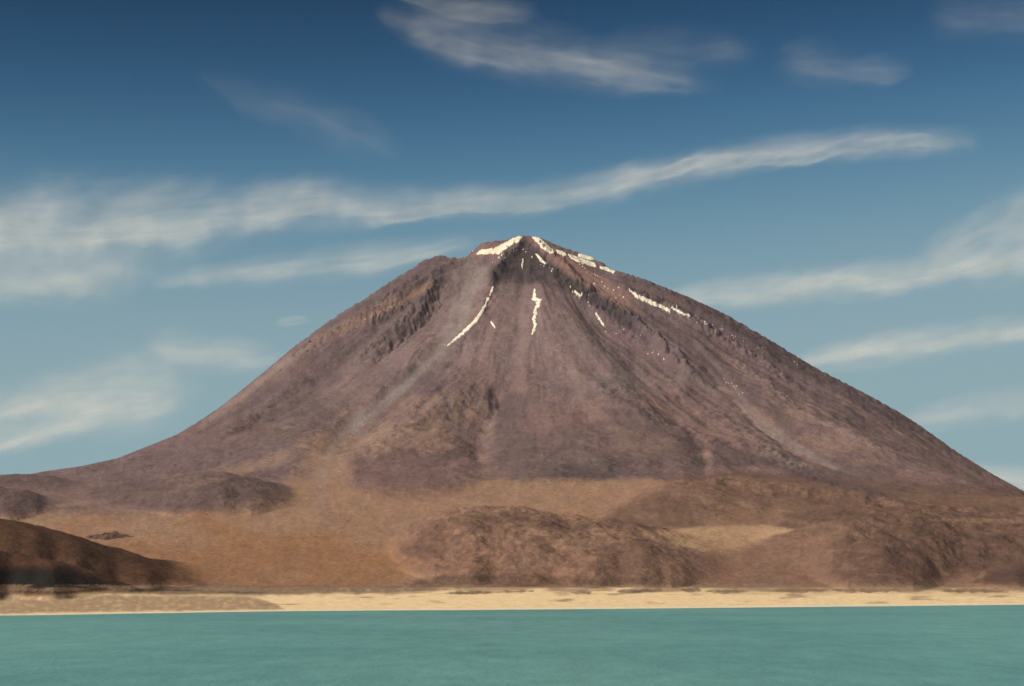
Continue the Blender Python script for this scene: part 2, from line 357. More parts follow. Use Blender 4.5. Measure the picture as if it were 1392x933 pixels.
stripe([(762, 372), (800, 395), (836, 418), (880, 445)], 'buttress', 4, 8, .6, 3, 79)
stripe([(850, 410), (930, 460), (1010, 530), (1100, 590)], 'dimrock', 9, 16, .6, 6, 80)
stripe([(1000, 500), (1100, 560), (1200, 620), (1300, 660)], 'taupe', 5, 10, .4, 6, 81)
stripe([(880, 500), (930, 560), (1000, 610)], 'lowrock', 10, 18, .6, 7, 82)
stripe([(700, 530), (690, 580), (684, 640)], 'dimrock', 18, 26, .6, 8, 83)
stripe([(820, 560), (880, 562), (930, 590), (960, 620)], 'dimrock', 6, 10, .7, 4, 84)
stripe([(960, 600), (1050, 630), (1130, 655), (1240, 680)], 'dimrock', 8, 6, .7, 5, 85)
stripe([(540, 640), (590, 625), (635, 615)], 'dimrock', 6, 10, .6, 6, 86)
region([(468, 652), (500, 636), (560, 622), (640, 622), (660, 652), (632, 668), (595, 677), (530, 676), (490, 668)], 'lowrock', .65, 8, 6, 16, .4, 180, (4700, 9999))
region([(476, 660), (540, 660), (600, 664), (654, 654), (632, 668), (595, 677), (530, 676)], 'hillmid', .5, 5, 6, 14, .5, 181, (4700, 9999))
region([(380, 710), (390, 650), (430, 600), (480, 596), (475, 640), (470, 662), (520, 690), (520, 710)], 'ash', .55, 18, 10, 24, .2, 182, (4300, 9999))
stripe([(690, 650), (780, 645), (870, 642), (930, 650)], 'dimrock', 7, 7, .4, 6, 88)
region([(660, 668), (700, 655), (780, 660), (880, 650), (910, 657), (880, 668), (760, 672), (690, 680)], 'ash', .8, 4, 5, 22, .1, 183, (4500, 9999))
stripe([(430, 600), (360, 625), (280, 645), (200, 652)], 'tan', 6, 8, .5, 4, 89)
stripe([(260, 600), (350, 570), (450, 540)], 'dimrock', 10, 16, .35, 8, 90)
stripe([(400, 800), (500, 797), (560, 796)], 'hillmid', 3, 3, .7, 1, 91)
# foothills
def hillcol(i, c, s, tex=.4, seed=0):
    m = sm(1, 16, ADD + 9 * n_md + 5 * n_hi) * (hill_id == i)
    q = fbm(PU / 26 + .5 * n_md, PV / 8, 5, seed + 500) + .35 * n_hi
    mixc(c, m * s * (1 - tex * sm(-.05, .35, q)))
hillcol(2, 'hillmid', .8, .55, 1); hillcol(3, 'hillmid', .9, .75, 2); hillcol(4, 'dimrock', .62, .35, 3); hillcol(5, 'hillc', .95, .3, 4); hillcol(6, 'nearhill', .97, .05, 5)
hm = sm(3, 12, ADD)
mixc('hilldark', hm * (hill_id != 6) * .45 * sm(.05, .5, fbm(XX / 60, YY / 110, 5, 120)))
mixc('ash', hm * (hill_id != 6) * (hill_id != 4) * .35 * sm(.1, .5, fbm(XX / 90, YY / 160, 4, 121)))
N = (3300, 6000)
region([(560, 742), (575, 715), (640, 700), (700, 697), (760, 706), (840, 716), (760, 722), (690, 712), (620, 718), (600, 760)], 'hilldark', .5, 5, 6, 14, .4, 80, N)
region([(540, 745), (590, 742), (600, 755), (580, 762), (555, 757)], 'hilldark', .5, 4, 5, 10, .3, 81, N)
region([(820, 742), (880, 735), (930, 760), (950, 785), (900, 795), (830, 790), (800, 770)], 'hilldark', .5, 6, 8, 14, .4, 82, N)
region([(550, 794), (600, 782), (700, 780), (800, 786), (900, 788), (960, 796), (960, 800), (560, 802)], 'hilldark', .7, 4, 5, 20, .4, 83, (2800, 6000))
region([(1060, 700), (1130, 690), (1200, 690), (1180, 700), (1080, 706)], 'hilldark', .6, 4, 4, 14, .3, 84, N)
region([(1180, 735), (1240, 700), (1392, 705), (1430, 795), (1200, 797)], 'hilldark', .45, 14, 10, 30, .4, 85, N)  # right side of the hill, turned from the sun: shade painted in
region([(1000, 750), (1060, 733), (1150, 705), (1190, 715), (1120, 745), (1060, 765)], 'hillmid', .5, 8, 8, 20, .4, 86, N)
region([(1320, 792), (1350, 778), (1392, 770), (1450, 768), (1450, 795)], 'hilldark', .8, 4, 4, 10, .2, 87, N)
region([(820, 705), (840, 690), (900, 668), (940, 690), (960, 720), (840, 722)], 'hilldark', .5, 8, 8, 14, .4, 88, N)
region([(890, 722), (950, 716), (1040, 714), (1080, 720), (1010, 742), (960, 750), (920, 742)], 'lens', .85, 2.5, 2, 20, 0, 89, N)
region([(815, 712), (850, 684), (900, 662), (1000, 660), (1100, 672), (1200, 690), (1180, 700), (1085, 712), (960, 716), (860, 722)], 'hillc', .45, 6, 6, 14, .3, 90, N)
region([(1380, 706), (1300, 704), (1260, 707), (1320, 711), (1400, 711)], 'ash', .6, 2, 2, 8, .2, 96, N)
region([(890, 752), (950, 755), (1010, 748), (1080, 726), (1130, 730), (1130, 797), (880, 797)], 'hillmid', .85, 5, 7, 18, .3, 97, (2900, 4600))
# tan plain streaks
region([(560, 700), (700, 665), (880, 655), (900, 662), (820, 690), (740, 690), (640, 696)], 'ash', .6, 10, 6, 24, .1, 91, (4600, 6200))
region([(250, 740), (420, 720), (540, 760), (550, 790), (300, 792), (240, 780)], 'orange', .5, 16, 12, 40, .3, 92, N)
stripe([(430, 660), (445, 700), (455, 740)], 'grey', 8, 16, .25, 5, 9)
# dark low band behind the beach, left half
mixc('sand', (1 - sm(-4, 8, ADD)) * sm(802, 800, PV) if False else (1 - sm(2, 8, ADD)) * sm(797.5, 800.5, PV + 1.5 * fbm(PU / 40, PV / 6, 3, 130)) * (YY < 4000) * (DN > -50))
region([(150, 797), (260, 795), (400, 797), (520, 797), (640, 799), (560, 806), (380, 808), (250, 808), (140, 806)], 'hillc', .85, 3, 4, 30, .25, 93, (2500, 3900))
region([(0, 770), (90, 772), (165, 795), (300, 803), (360, 807), (100, 806), (-60, 806), (-60, 758), (0, 758)], 'hillshade', .85, 8, 2, 26, .05, 94, (2300, 3900))  # dark rock plus shade at the far-left hill's foot, both in the colour
# beach: pale sand, scrubby terrace on the left, low dark outcrops
tw = (1 - sm(520, 640, DN + 60 * n_md + .20 * (UU - 700)))
region([(-60, 810), (200, 810), (340, 811), (378, 823), (386, 829), (200, 831), (-60, 835)], 'scrub', .8, 2, 2, 30, .3, 95, (1800, 3900))
b1 = fbm(PU / 60, PV / 5, 5, 131)
bz = (YY < 4000) * (DN > 45) * (PV > 795) * (PV < 823)
mixc('scrub', bz * .7 * sm(.05, .45, b1 + .35 * sm(815, 800, PV) - .05) if False else bz * .75 * sm(.05, .4, b1 + .45 * (1 - sm(800, 812, PV)) - .12))
for i, (cx, cy, rx, ry) in enumerate([(855, 804.5, 18, 3), (790, 805.5, 14, 2.5), (880, 803, 22, 2), (940, 802, 14, 3.5), (985, 804, 26, 3), (1180, 803, 50, 3), (1090, 803, 40, 2.5), (1330, 803, 50, 3), (700, 804, 25, 1.6), (640, 806, 30, 2)]):
    a = np.linspace(0, 2 * np.pi, 13)[:-1]
    region([(cx + rx * math.cos(t), cy + ry * math.sin(t)) for t in a], 'hillc', .8, 1.2, 3, 9, .4, 140 + i, (2300, 4200))
mixc('scrub', (YY < 4000) * (DN > 60) * .6 * sm(810, 800, PV + 6 * fbm(PU / 70, PV / 9, 4, 132)) * sm(880, 1050, PU)) if False else mixc('scrub', (YY < 4000) * (DN > 60) * (DN < 1000) * (PV > 796.5) * (1 - sm(4, 12, ADD)) * .65 * (1 - sm(800, 811, PV + 9 * fbm(PU / 60, PV / 8, 4, 132))) * sm(860, 1050, PU))
mixc('white', sm(-2, 4, DN) * (1 - sm(26, 60, DN + 10 * n_md)) * .9)
# fine mottling
fine = 1 + .20 * n_hi + .12 * fbm(PU / 3.2, PV / 2.6, 2, 150) + .20 * n_md
fine = 1 + (fine - 1) * (.15 + .85 * sm(500, 800, DN)) 
col_ *= np.clip(fine, .5, 1.6)[..., None]
col_ = np.clip(col_, .02, .85)

# ------------------------------------------------------------------ materials
def new_mat(name):
    m = bpy.data.materials.new(name); m.use_nodes = True
    nt = m.node_tree; nt.nodes.clear()
    return m, nt, nt.nodes, nt.links
def ground_material(name='weathered_ground', BUMP=5.0):
    m, nt, nd, lk = new_mat(name)
    out = nd.new('ShaderNodeOutputMaterial'); bs = nd.new('ShaderNodeBsdfPrincipled')
    bs.inputs['Roughness'].default_value = .95; bs.inputs['Specular IOR Level'].default_value = .08
    at = nd.new('ShaderNodeAttribute'); at.attribute_name = 'ground_colour'
    tc = nd.new('ShaderNodeNewGeometry')
    n1 = nd.new('ShaderNodeTexNoise'); n1.inputs['Scale'].default_value = .09; n1.inputs['Detail'].default_value = 8; n1.inputs['Roughness'].default_value = .7
    n2 = nd.new('ShaderNodeTexNoise'); n2.inputs['Scale'].default_value = .022; n2.inputs['Detail'].default_value = 6; n2.inputs['Roughness'].default_value = .6
    lk.new(tc.outputs['Position'], n1.inputs['Vector']); lk.new(tc.outputs['Position'], n2.inputs['Vector'])
    mr = nd.new('ShaderNodeMapRange'); mr.inputs[1].default_value = .3; mr.inputs[2].default_value = .7; mr.inputs[3].default_value = .78; mr.inputs[4].default_value = 1.22
    lk.new(n1.outputs['Fac'], mr.inputs[0])
    mx = nd.new('ShaderNodeVectorMath'); mx.operation = 'SCALE'
    lk.new(at.outputs['Color'], mx.inputs[0]); lk.new(mr.outputs[0], mx.inputs['Scale'])
    lk.new(mx.outputs[0], bs.inputs['Base Color'])
    ad = nd.new('ShaderNodeMath'); ad.operation = 'MULTIPLY_ADD'; ad.inputs[1].default_value = 2.2
    lk.new(n2.outputs['Fac'], ad.inputs[0]); lk.new(n1.outputs['Fac'], ad.inputs[2])
    bp = nd.new('ShaderNodeBump'); bp.inputs['Strength'].default_value = .8; bp.inputs['Distance'].default_value = BUMP
    lk.new(ad.outputs[0], bp.inputs['Height']); lk.new(bp.outputs[0], bs.inputs['Normal'])
    lk.new(bs.outputs[0], out.inputs[0])
    return m
def simple_material(name, c, rough=.9, bump=0, scale=1, spec=.2, vary=.2):
    m, nt, nd, lk = new_mat(name)
    out = nd.new('ShaderNodeOutputMaterial'); bs = nd.new('ShaderNodeBsdfPrincipled')
    bs.inputs['Roughness'].default_value = rough; bs.inputs['Specular IOR Level'].default_value = spec
    tc = nd.new('ShaderNodeNewGeometry'); n1 = nd.new('ShaderNodeTexNoise')
    n1.inputs['Scale'].default_value = scale; n1.inputs['Detail'].default_value = 6
    lk.new(tc.outputs['Position'], n1.inputs['Vector'])
    mr = nd.new('ShaderNodeMapRange'); mr.inputs[1].default_value = .3; mr.inputs[2].default_value = .7; mr.inputs[3].default_value = 1 - vary; mr.inputs[4].default_value = 1 + vary
    lk.new(n1.outputs['Fac'], mr.inputs[0])
    cc = nd.new('ShaderNodeVectorMath'); cc.operation = 'SCALE'; cc.inputs[0].default_value = c
    lk.new(mr.outputs[0], cc.inputs['Scale']); lk.new(cc.outputs[0], bs.inputs['Base Color'])
    if bump:
        bp = nd.new('ShaderNodeBump'); bp.inputs['Distance'].default_value = bump
        lk.new(n1.outputs['Fac'], bp.inputs['Height']); lk.new(bp.outputs[0], bs.inputs['Normal'])
    lk.new(bs.outputs[0], out.inputs[0]); return m
M_ground = ground_material(); M_beach = ground_material('beach_sand', .8)

def mesh_obj(name, verts, faces, mat, smooth=True):
    me = bpy.data.meshes.new(name)
    verts = np.asarray(verts, np.float32); faces = np.asarray(faces, np.int32)
    k = faces.shape[1]
    me.vertices.add(len(verts)); me.vertices.foreach_set('co', verts.ravel())
    me.loops.add(faces.size); me.loops.foreach_set('vertex_index', faces.ravel())
    me.polygons.add(len(faces)); me.polygons.foreach_set('loop_start', np.arange(0, faces.size, k, dtype=np.int32))
    me.polygons.foreach_set('loop_total', np.full(len(faces), k, np.int32))
    me.update(calc_edges=True); me.validate()
    me.polygons.foreach_set('use_smooth', np.full(len(me.polygons), smooth))
    me.materials.append(mat)
    o = bpy.data.objects.new(name, me); col.objects.link(o); return o

# ------------------------------------------------------------------ split the terrain into its land forms
gx = np.gradient(H, axis=0); 
P3 = np.stack([XX, YY, H], -1)
tu = np.zeros_like(P3); tu[:, 1:-1] = P3[:, 2:] - P3[:, :-2]; tu[:, 0] = P3[:, 1] - P3[:, 0]; tu[:, -1] = P3[:, -1] - P3[:, -2]
tv = np.zeros_like(P3); tv[1:-1] = P3[2:] - P3[:-2]; tv[0] = P3[1] - P3[0]; tv[-1] = P3[-1] - P3[-2]
NN = np.cross(tu, tv); NN /= np.linalg.norm(NN, axis=-1, keepdims=True)
cid = np.zeros((NY - 1, NU - 1), np.int8)
def cc4(a): return (a[:-1, :-1] + a[1:, :-1] + a[:-1, 1:] + a[1:, 1:]) / 4
vmc = cc4(vol_mask); addc = cc4(ADD); pvc = cc4(PV); yc = cc4(YY); dnc = cc4(DN); hid = hill_id[:-1, :-1]
cid[vmc > .5] = 1
hh = (addc > 5) & (hid > 0); cid[hh] = hid[hh]
cid[(cid == 0) & (pvc > 798) & (yc < 3900)] = 7
# smooth the labels a little so that each form is one coherent piece
for _ in range(2):
    pass
LAND = {0: ('plain', 'broad tan and orange ash plain sloping up from the beach to the foot of the volcano', 'plain'),
        1: ('volcano', 'tall purple brown cone shaped volcano with traces of snow on its summit', 'volcano'),
        2: ('hill', 'brown rounded hill at the right foot of the volcano above the pale tan hollow', 'hill'),
        3: ('hill', 'low mottled brown hill in the centre just behind the beach', 'hill'),
        4: ('hill', 'purple dark low hills below the left skyline of the volcano', 'hill'),
        5: ('hill', 'large brown hill behind the beach on the right edge', 'hill'),
        6: ('hill', 'very dark brown hillside sloping down to the beach at the left edge', 'hill'),
        7: ('beach', 'pale sandy beach strip along the far side of the turquoise lake', 'beach')}
idx = np.arange(NY * NU).reshape(NY, NU)
quads = np.stack([idx[:-1, :-1], idx[:-1, 1:], idx[1:, 1:], idx[1:, :-1]], -1)
for k_, (nm, lab, cat) in LAND.items():
    q = quads[cid == k_]
    if len(q) == 0: continue
    used = np.unique(q); rem = np.zeros(NY * NU, np.int32); rem[used] = np.arange(len(used))
    o = mesh_obj(nm, P3.reshape(-1, 3)[used], rem[q], M_beach if k_ == 7 else M_ground)
    me = o.data
    at = me.attributes.new('ground_colour', 'FLOAT_COLOR', 'POINT')
    cv = np.ones((len(used), 4), np.float32); cv[:, :3] = col_.reshape(-1, 3)[used]
    at.data.foreach_set('color', cv.ravel())
    me.normals_split_custom_set_from_vertices(NN.reshape(-1, 3)[used].astype(np.float32))
    tag(o, lab, cat, kind='structure')

# ------------------------------------------------------------------ snow
M_snow = simple_material('old_snow', (.88, .84, .74), .7, .6, .12, .3, .08)
cum_cache = {}
def lift(u, v):
    """world positions of the visible surface at pixels (arrays)"""
    out = np.zeros((len(u), 3)); ju = np.interp(u, U, np.arange(NU))
    for n_ in range(len(u)):
        j = int(ju[n_])
        if j not in cum_cache:
            sel = Y > 5200
            cum_cache[j] = (np.minimum.accumulate(PV[sel, j]), Y[sel])
        res = []
        for jj in (j, j + 1):
            if jj not in cum_cache:
                sel = Y > 5200
                cum_cache[jj] = (np.minimum.accumulate(PV[sel, jj]), Y[sel])
            cm, ys = cum_cache[jj]
            i = np.searchsorted(-cm, -v[n_])
            i = min(i, int(np.argmin(cm)))
            if i > 0:
                a, b = cm[i - 1], cm[i]; t = 0 if a == b else min(1, max(0, (a - v[n_]) / (a - b)))
                res.append(ys[i - 1] + (ys[i] - ys[i - 1]) * t)
            else: res.append(ys[0])
        f = ju[n_] - j
        if abs(res[0] - res[1]) > 60: y = min(res)
        else: y = res[0] * (1 - f) + res[1] * f
        vt = v[n_]
        out[n_] = ray_pt(u[n_], vt, y)
        # sit on the surface rather than beyond the crest
        iy = np.interp(y, Y, np.arange(NY)); i0 = int(iy); fy = iy - i0; i0 = min(i0, NY - 2)
        z = (H[i0, j] * (1 - f) + H[i0, j + 1] * f) * (1 - fy) + (H[i0 + 1, j] * (1 - f) + H[i0 + 1, j + 1] * f) * fy
        out[n_, 2] = z
    return out
def snow_mesh(name, fn, box, step=.6, thick=2.2):
    us = np.arange(box[0], box[2], step); vs = np.arange(box[1], box[3], step)
    gu, gv = np.meshgrid(us, vs)
    keep = fn(gu + step / 2, gv + step / 2) > 0
    if not keep.any(): return None
    nv, nu = gu.shape
    ids = np.arange(nu * nv).reshape(nv, nu)
    c = keep[:-1, :-1]
    q = np.stack([ids[:-1, :-1], ids[1:, :-1], ids[1:, 1:], ids[:-1, 1:]], -1)[c]
    used = np.unique(q); rem = {int(a): i for i, a in enumerate(used)}
    pts = lift(gu.ravel()[used], gv.ravel()[used])
    n = len(used); q = np.vectorize(rem.get)(q)
    # edge taper: outer verts lie on the ground, inner ones stand proud
    cnt = np.bincount(q.ravel(), minlength=n)
    top = pts.copy(); top[:, 2] += np.where(cnt >= 4, thick, thick * .55)
    top[:, 1] -= np.where(cnt >= 4, .6, .3) * 2
    bot = pts.copy(); bot[:, 2] -= 3
    faces = [list(f) for f in q]
    from collections import Counter
    ec = Counter()
    for f in faces:
        for a, b in zip(f, f[1:] + f[:1]): ec[(a, b)] += 1
    for (a, b) in list(ec):
        if (b, a) not in ec: faces.append([b, a, a + n, b + n])
    o = mesh_obj(name, np.concatenate([top, bot]), np.array(faces), M_snow, True)
    return o
def poly_snow(poly, label, nz=1.6, ns=5, seed=0):
    P = np.array(poly, float)
    f = lambda u, v: sdpoly(u, v, poly) + .1 + 1.5 * nz * fbm(u / ns, v / ns, 3, seed + 700) + .5 * nz * fbm(u / 2.4, v / 2, 2, seed + 740)
    o = snow_mesh('snow_patch', f, (P[:, 0].min() - 3, P[:, 1].min() - 3, P[:, 0].max() + 3, P[:, 1].max() + 3))
    if o: tag(o, label, 'snow patch', 'snow patches on the volcano')
def line_snow(path, ws_, label, nz=1.2, seed=0, gap=0):
    P = np.array(path, float)
    def f(u, v):
        d, t = dline(u + 1.0 * fbm(u / 6, v / 6, 2, seed + 720), v, path)
        w = np.interp(t, np.linspace(0, 1, len(ws_)), ws_)
        return w * .8 - d + 1.5 * nz * fbm(u / 3.5, v / 3.5, 3, seed + 710) + .4 * nz * fbm(u / 1.8, v / 1.6, 2, seed + 750) - gap * (fbm(u / 5, v / 5, 2, seed + 730) > .12)
    o = snow_mesh('snow_patch', f, (P[:, 0].min() - 6, P[:, 1].min() - 6, P[:, 0].max() + 6, P[:, 1].max() + 6))
    if o: tag(o, label, 'snow patch', 'snow patches on the volcano')
poly_snow([(647, 346), (655, 340), (672, 338), (690, 329), (703, 322), (711, 322), (704, 329), (690, 337), (680, 345), (665, 346)], 'broad snowfield on the left side of the summit just below the peak', 1.2, 5, 1)
poly_snow([(722, 322), (731, 323), (742, 331), (752, 341), (756, 344), (748, 345), (737, 338), (731, 331)], 'white snow patch just right of the summit peak running down the skyline', 1.4, 4, 2)
poly_snow([(756, 340), (765, 342), (772, 347), (769, 349), (758, 345)], 'small snow patch between the summit patch and the long snow band', .9, 4, 3)
poly_snow([(773, 346), (790, 351), (808, 358), (811, 363), (798, 361), (782, 355), (774, 350)], 'long snow band below the right skyline of the summit', 1.0, 4, 4)
poly_snow([(786, 345.5), (800, 348), (808, 351), (808, 354), (795, 352), (786, 348.5)], 'thin snow strip on the skyline directly above the long snow band', .6, 4, 5)
poly_snow([(816, 362), (825, 364), (836, 369), (834, 371.5), (822, 367.5), (816, 365)], 'snow strip at the right end of the summit skyline where the slope steepens', .8, 4, 6)
line_snow([(729, 346), (735, 353), (741, 358)], [1.0, 2.4, 1.6], 'short slanting snow streak under the peak on the right ridge', .8, 7)
line_snow([(711, 353), (710, 366)], [1.3, 1.8, .8], 'tiny snow streak on the dark rock straight below the peak', .7, 8)
line_snow([(670, 391), (666, 402)], [1.2, 1.9, .8], 'upper short piece of snow above the long curved gully streak', .7, 9)
line_snow([(664, 406), (657, 422), (645, 438), (628, 454), (607, 471)], [1.6, 2.6, 3.0, 2.6, 1.8, .6], 'longest curved snow streak lying in the gully left of centre', .8, 10)
line_snow([(668, 438), (673, 446)], [1.2, 1.8, 1.0], 'small snow spot to the right of the long curved streak', .8, 11)
line_snow([(727, 394), (726, 406), (733, 409), (729, 420), (726, 434), (728, 442), (724, 453)], [1.4, 2.4, 3.0, 2.6, 2.6, 2.4, 1.6], 'broken vertical snow streak in the middle of the upper face', 1.8, 12)
line_snow([(781, 396), (789, 403)], [1.0, 1.8, 1.0], 'upper small snow dash on the right of the upper face', .7, 13)
line_snow([(810, 426), (815, 434), (821, 443)], [1.0, 1.8, .9], 'lower slanting snow dash on the right of the upper face', .9, 14)
line_snow([(855, 394), (866, 403), (882, 410), (900, 418), (911, 423)], [1.0, 2.6, 3.2, 2.8, 2.2], 'bright broken snow streak under the right skyline', 2.0, 15)
line_snow([(914, 419), (925, 425), (937, 430)], [1.4, 2.0, 1.2], 'small snow patch at the lower end of the bright right streak', 1.8, 16)
# scattered specks of snow
rs = np.random.default_rng(5); sp = []
def scat(path, n, spread, s0=.5, s1=1.2):
    P = np.array(path, float)
    for _ in range(n):
        t = rs.uniform(0, len(P) - 1); i = int(t); f = t - i
        p = P[i] * (1 - f) + P[i + 1] * f + rs.normal(0, spread, 2); sp.append((p[0], p[1], rs.uniform(s0, s1)))
scat([(700, 338), (680, 352), (668, 360)], 14, 2.5); scat([(712, 340), (730, 350), (760, 375)], 12, 3)
scat([(790, 362), (820, 385), (850, 412)], 22, 3.5); scat([(780, 392), (800, 415), (825, 445)], 14, 4)
scat([(912, 420), (960, 440), (1000, 458), (1040, 478)], 34, 4, .5, 1.1); scat([(835, 440), (880, 470), (905, 495)], 10, 5)
scat([(985, 515), (1012, 538)], 10, 3); scat([(640, 340), (600, 352)], 8, 2.5); scat([(480, 448), (540, 420)], 8, 5, .4, .8); scat([(1080, 492), (1110, 505)], 6, 3, .4, .8)
pts = []; fcs = []
for (u, v, s) in sp:
    base = lift(np.array([u]), np.array([v]))[0]
    n0 = len(pts); k0 = 7; R_ = s * 3.17 * .75
    for a in range(k0):
        rr = R_ * rs.uniform(.35, 1.4); an = 2 * np.pi * a / k0
        px_, py_ = base[0] + rr * np.cos(an) * 1.2, base[1] + rr * np.sin(an) * 1.6
        iy = np.interp(py_, Y, np.arange(NY)); ju_ = np.interp(CX + F * px_ / py_, U, np.arange(NU))
        pts.append((px_, py_, H[int(round(iy)), int(round(ju_))] - .6))
    pts.append((base[0], base[1] - .5, base[2] + 2.4))
    fcs += [(n0 + a, n0 + (a + 1) % k0, n0 + k0) for a in range(k0)]
tag(mesh_obj('snow_specks', pts, np.array(fcs), M_snow), 'scattered specks of old snow among the rocks of the upper cone', 'snow', kind='stuff')

# ------------------------------------------------------------------ dark outcrop on the left plain
def outcrop(u, v, hw, hh_, seed, label):
    sel = Y > 4000; j = int(np.interp(u, U, np.arange(NU)))
    cm = np.minimum.accumulate(PV[sel, j]); y0 = Y[sel][int(np.argmax(cm <= v))]
    x0 = (u - CX) / F * y0; sx = hw / F * y0; sy = sx * 1.1; zt = hh_ / F * y0
    n_, m_ = 70, 46; vs = []; fs = []
    for b in range(m_):
        for a in range(n_):
            xx = -1.25 + 2.5 * a / (n_ - 1); yy = -1.25 + 2.5 * b / (m_ - 1)
            rr = math.hypot(xx, yy)
            X_ = x0 + xx * sx; Y_ = y0 + yy * sy
            nn = float(fbm(np.array([xx * 2.2]), np.array([yy * 2.2]), 5, seed)[0])
            e = max(0, 1 - rr ** 1.4 + .7 * nn) ** .8
            iy = np.interp(Y_, Y, np.arange(NY)); ju_ = np.interp(CX + F * X_ / Y_, U, np.arange(NU))
            g = H[int(round(iy)), int(round(ju_))]
            vs.append((X_, Y_, g - 3 + (zt + 3) * e * (1 + .5 * nn)))
    for b in range(m_ - 1):
        for a in range(n_ - 1):
            i = b * n_ + a; fs.append((i, i + 1, i + n_ + 1, i + n_))
    tag(mesh_obj('rock_outcrop', vs, np.array(fs), M_dark, True), label, 'rock outcrop')
M_dark = simple_material('dark_rock', (.125, .082, .074), .95, 2.0, .15, .1, .35)
outcrop(147, 731, 32, 4.5, 801, 'small dark rock outcrop standing alone on the tan plain at left')

# ------------------------------------------------------------------ lake
def water_material():
    m, nt, nd, lk = new_mat('mineral_lake_water')
    out = nd.new('ShaderNodeOutputMaterial'); bs = nd.new('ShaderNodeBsdfPrincipled')
    bs.inputs['Roughness'].default_value = .42; bs.inputs['IOR'].default_value = 1.33; bs.inputs['Specular IOR Level'].default_value = .28
    g = nd.new('ShaderNodeNewGeometry')
    def nz(scale, det, sx=1, sy=1, rough=.5):
        mp = nd.new('ShaderNodeMapping'); mp.inputs['Scale'].default_value = (sx, sy, 1)
        n = nd.new('ShaderNodeTexNoise'); n.inputs['Scale'].default_value = scale; n.inputs['Detail'].default_value = det; n.inputs['Roughness'].default_value = rough
        lk.new(g.outputs['Position'], mp.inputs[0]); lk.new(mp.outputs[0], n.inputs['Vector']); return n
    big = nz(.004, 4, 1, .55); med = nz(.05, 5, 1, .35, .65); chop = nz(.35, 6, 1, .6, .6)
    r1 = nd.new('ShaderNodeValToRGB'); lk.new(big.outputs['Fac'], r1.inputs[0])
    r1.color_ramp.elements[0].position = .38; r1.color_ramp.elements[0].color = (.115, .315, .350, 1)
    r1.color_ramp.elements[1].position = .62; r1.color_ramp.elements[1].color = (.150, .370, .395, 1)
    mr = nd.new('ShaderNodeMapRange'); mr.inputs[1].default_value = .3; mr.inputs[2].default_value = .7; mr.inputs[3].default_value = .87; mr.inputs[4].default_value = 1.13
    lk.new(med.outputs['Fac'], mr.inputs[0])
    sc = nd.new('ShaderNodeVectorMath'); sc.operation = 'SCALE'; lk.new(r1.outputs[0], sc.inputs[0]); lk.new(mr.outputs[0], sc.inputs['Scale'])
    # sparse pale dashes: glints on the chop painted into the colour
    fo = nd.new('ShaderNodeMapRange'); fo.inputs[1].default_value = .67; fo.inputs[2].default_value = .75
    lk.new(nz(.16, 4, 1, .4, .7).outputs['Fac'], fo.inputs[0])
    mx = nd.new('ShaderNodeMix'); mx.data_type = 'RGBA'; lk.new(fo.outputs[0], mx.inputs[0]); lk.new(sc.outputs[0], mx.inputs[6]); mx.inputs[7].default_value = (.45, .55, .5, 1)
    lk.new(mx.outputs[2], bs.inputs['Base Color'])
    bp = nd.new('ShaderNodeBump'); bp.inputs['Distance'].default_value = .8; bp.inputs['Strength'].default_value = .8
    lk.new(chop.outputs['Fac'], bp.inputs['Height'])
    bp2 = nd.new('ShaderNodeBump'); bp2.inputs['Distance'].default_value = 2.5; bp2.inputs['Strength'].default_value = .6
    lk.new(med.outputs['Fac'], bp2.inputs['Height']); lk.new(bp.outputs[0], bp2.inputs['Normal']); lk.new(bp2.outputs[0], bs.inputs['Normal'])
    lk.new(bs.outputs[0], out.inputs[0]); return m
ys_ = np.linspace(60, 4200, 60); xs_ = np.linspace(-4200, 4200, 60)
vs = [(x, y, 0) for y in ys_ for x in xs_]
fs = [(b * 60 + a, b * 60 + a + 1, (b + 1) * 60 + a + 1, (b + 1) * 60 + a) for b in range(59) for a in range(59)]
lake = mesh_obj('water', vs, np.array(fs), water_material())
tag(lake, 'flat turquoise green lake filling the foreground below the beach', 'lake', kind='structure')

# far ground sheet and the viewer's own shore (both outside the picture)
M_far = simple_material('desert_ground', (.25, .17, .12), .95, 3, .01, .1, .2)
R0 = np.array([0, 40, 90, 200, 3000, 30000, 140000]); vs = []; fs = []
Sg = 96
prof = [33.0, 31.5, -3, -45, -66, -66, -66]
for r_, z_ in zip(R0, prof):
    for a in range(Sg):
        an = 2 * np.pi * a / Sg
        z = z_
        if r_ > 60 and math.sin(an) < -.1: z = 28 + 6 * math.sin(a)
        vs.append((max(r_, .5) * math.cos(an), max(r_, .5) * math.sin(an), z))
for i in range(len(R0) - 1):
    for a in range(Sg):
        b = (a + 1) % Sg; fs.append((i * Sg + a, (i + 1) * Sg + a, (i + 1) * Sg + b, i * Sg + b))
gsh = mesh_obj('ground', vs, np.array(fs), M_far)
tag(gsh, 'desert ground round the lake and out to the horizon', 'ground', kind='structure')

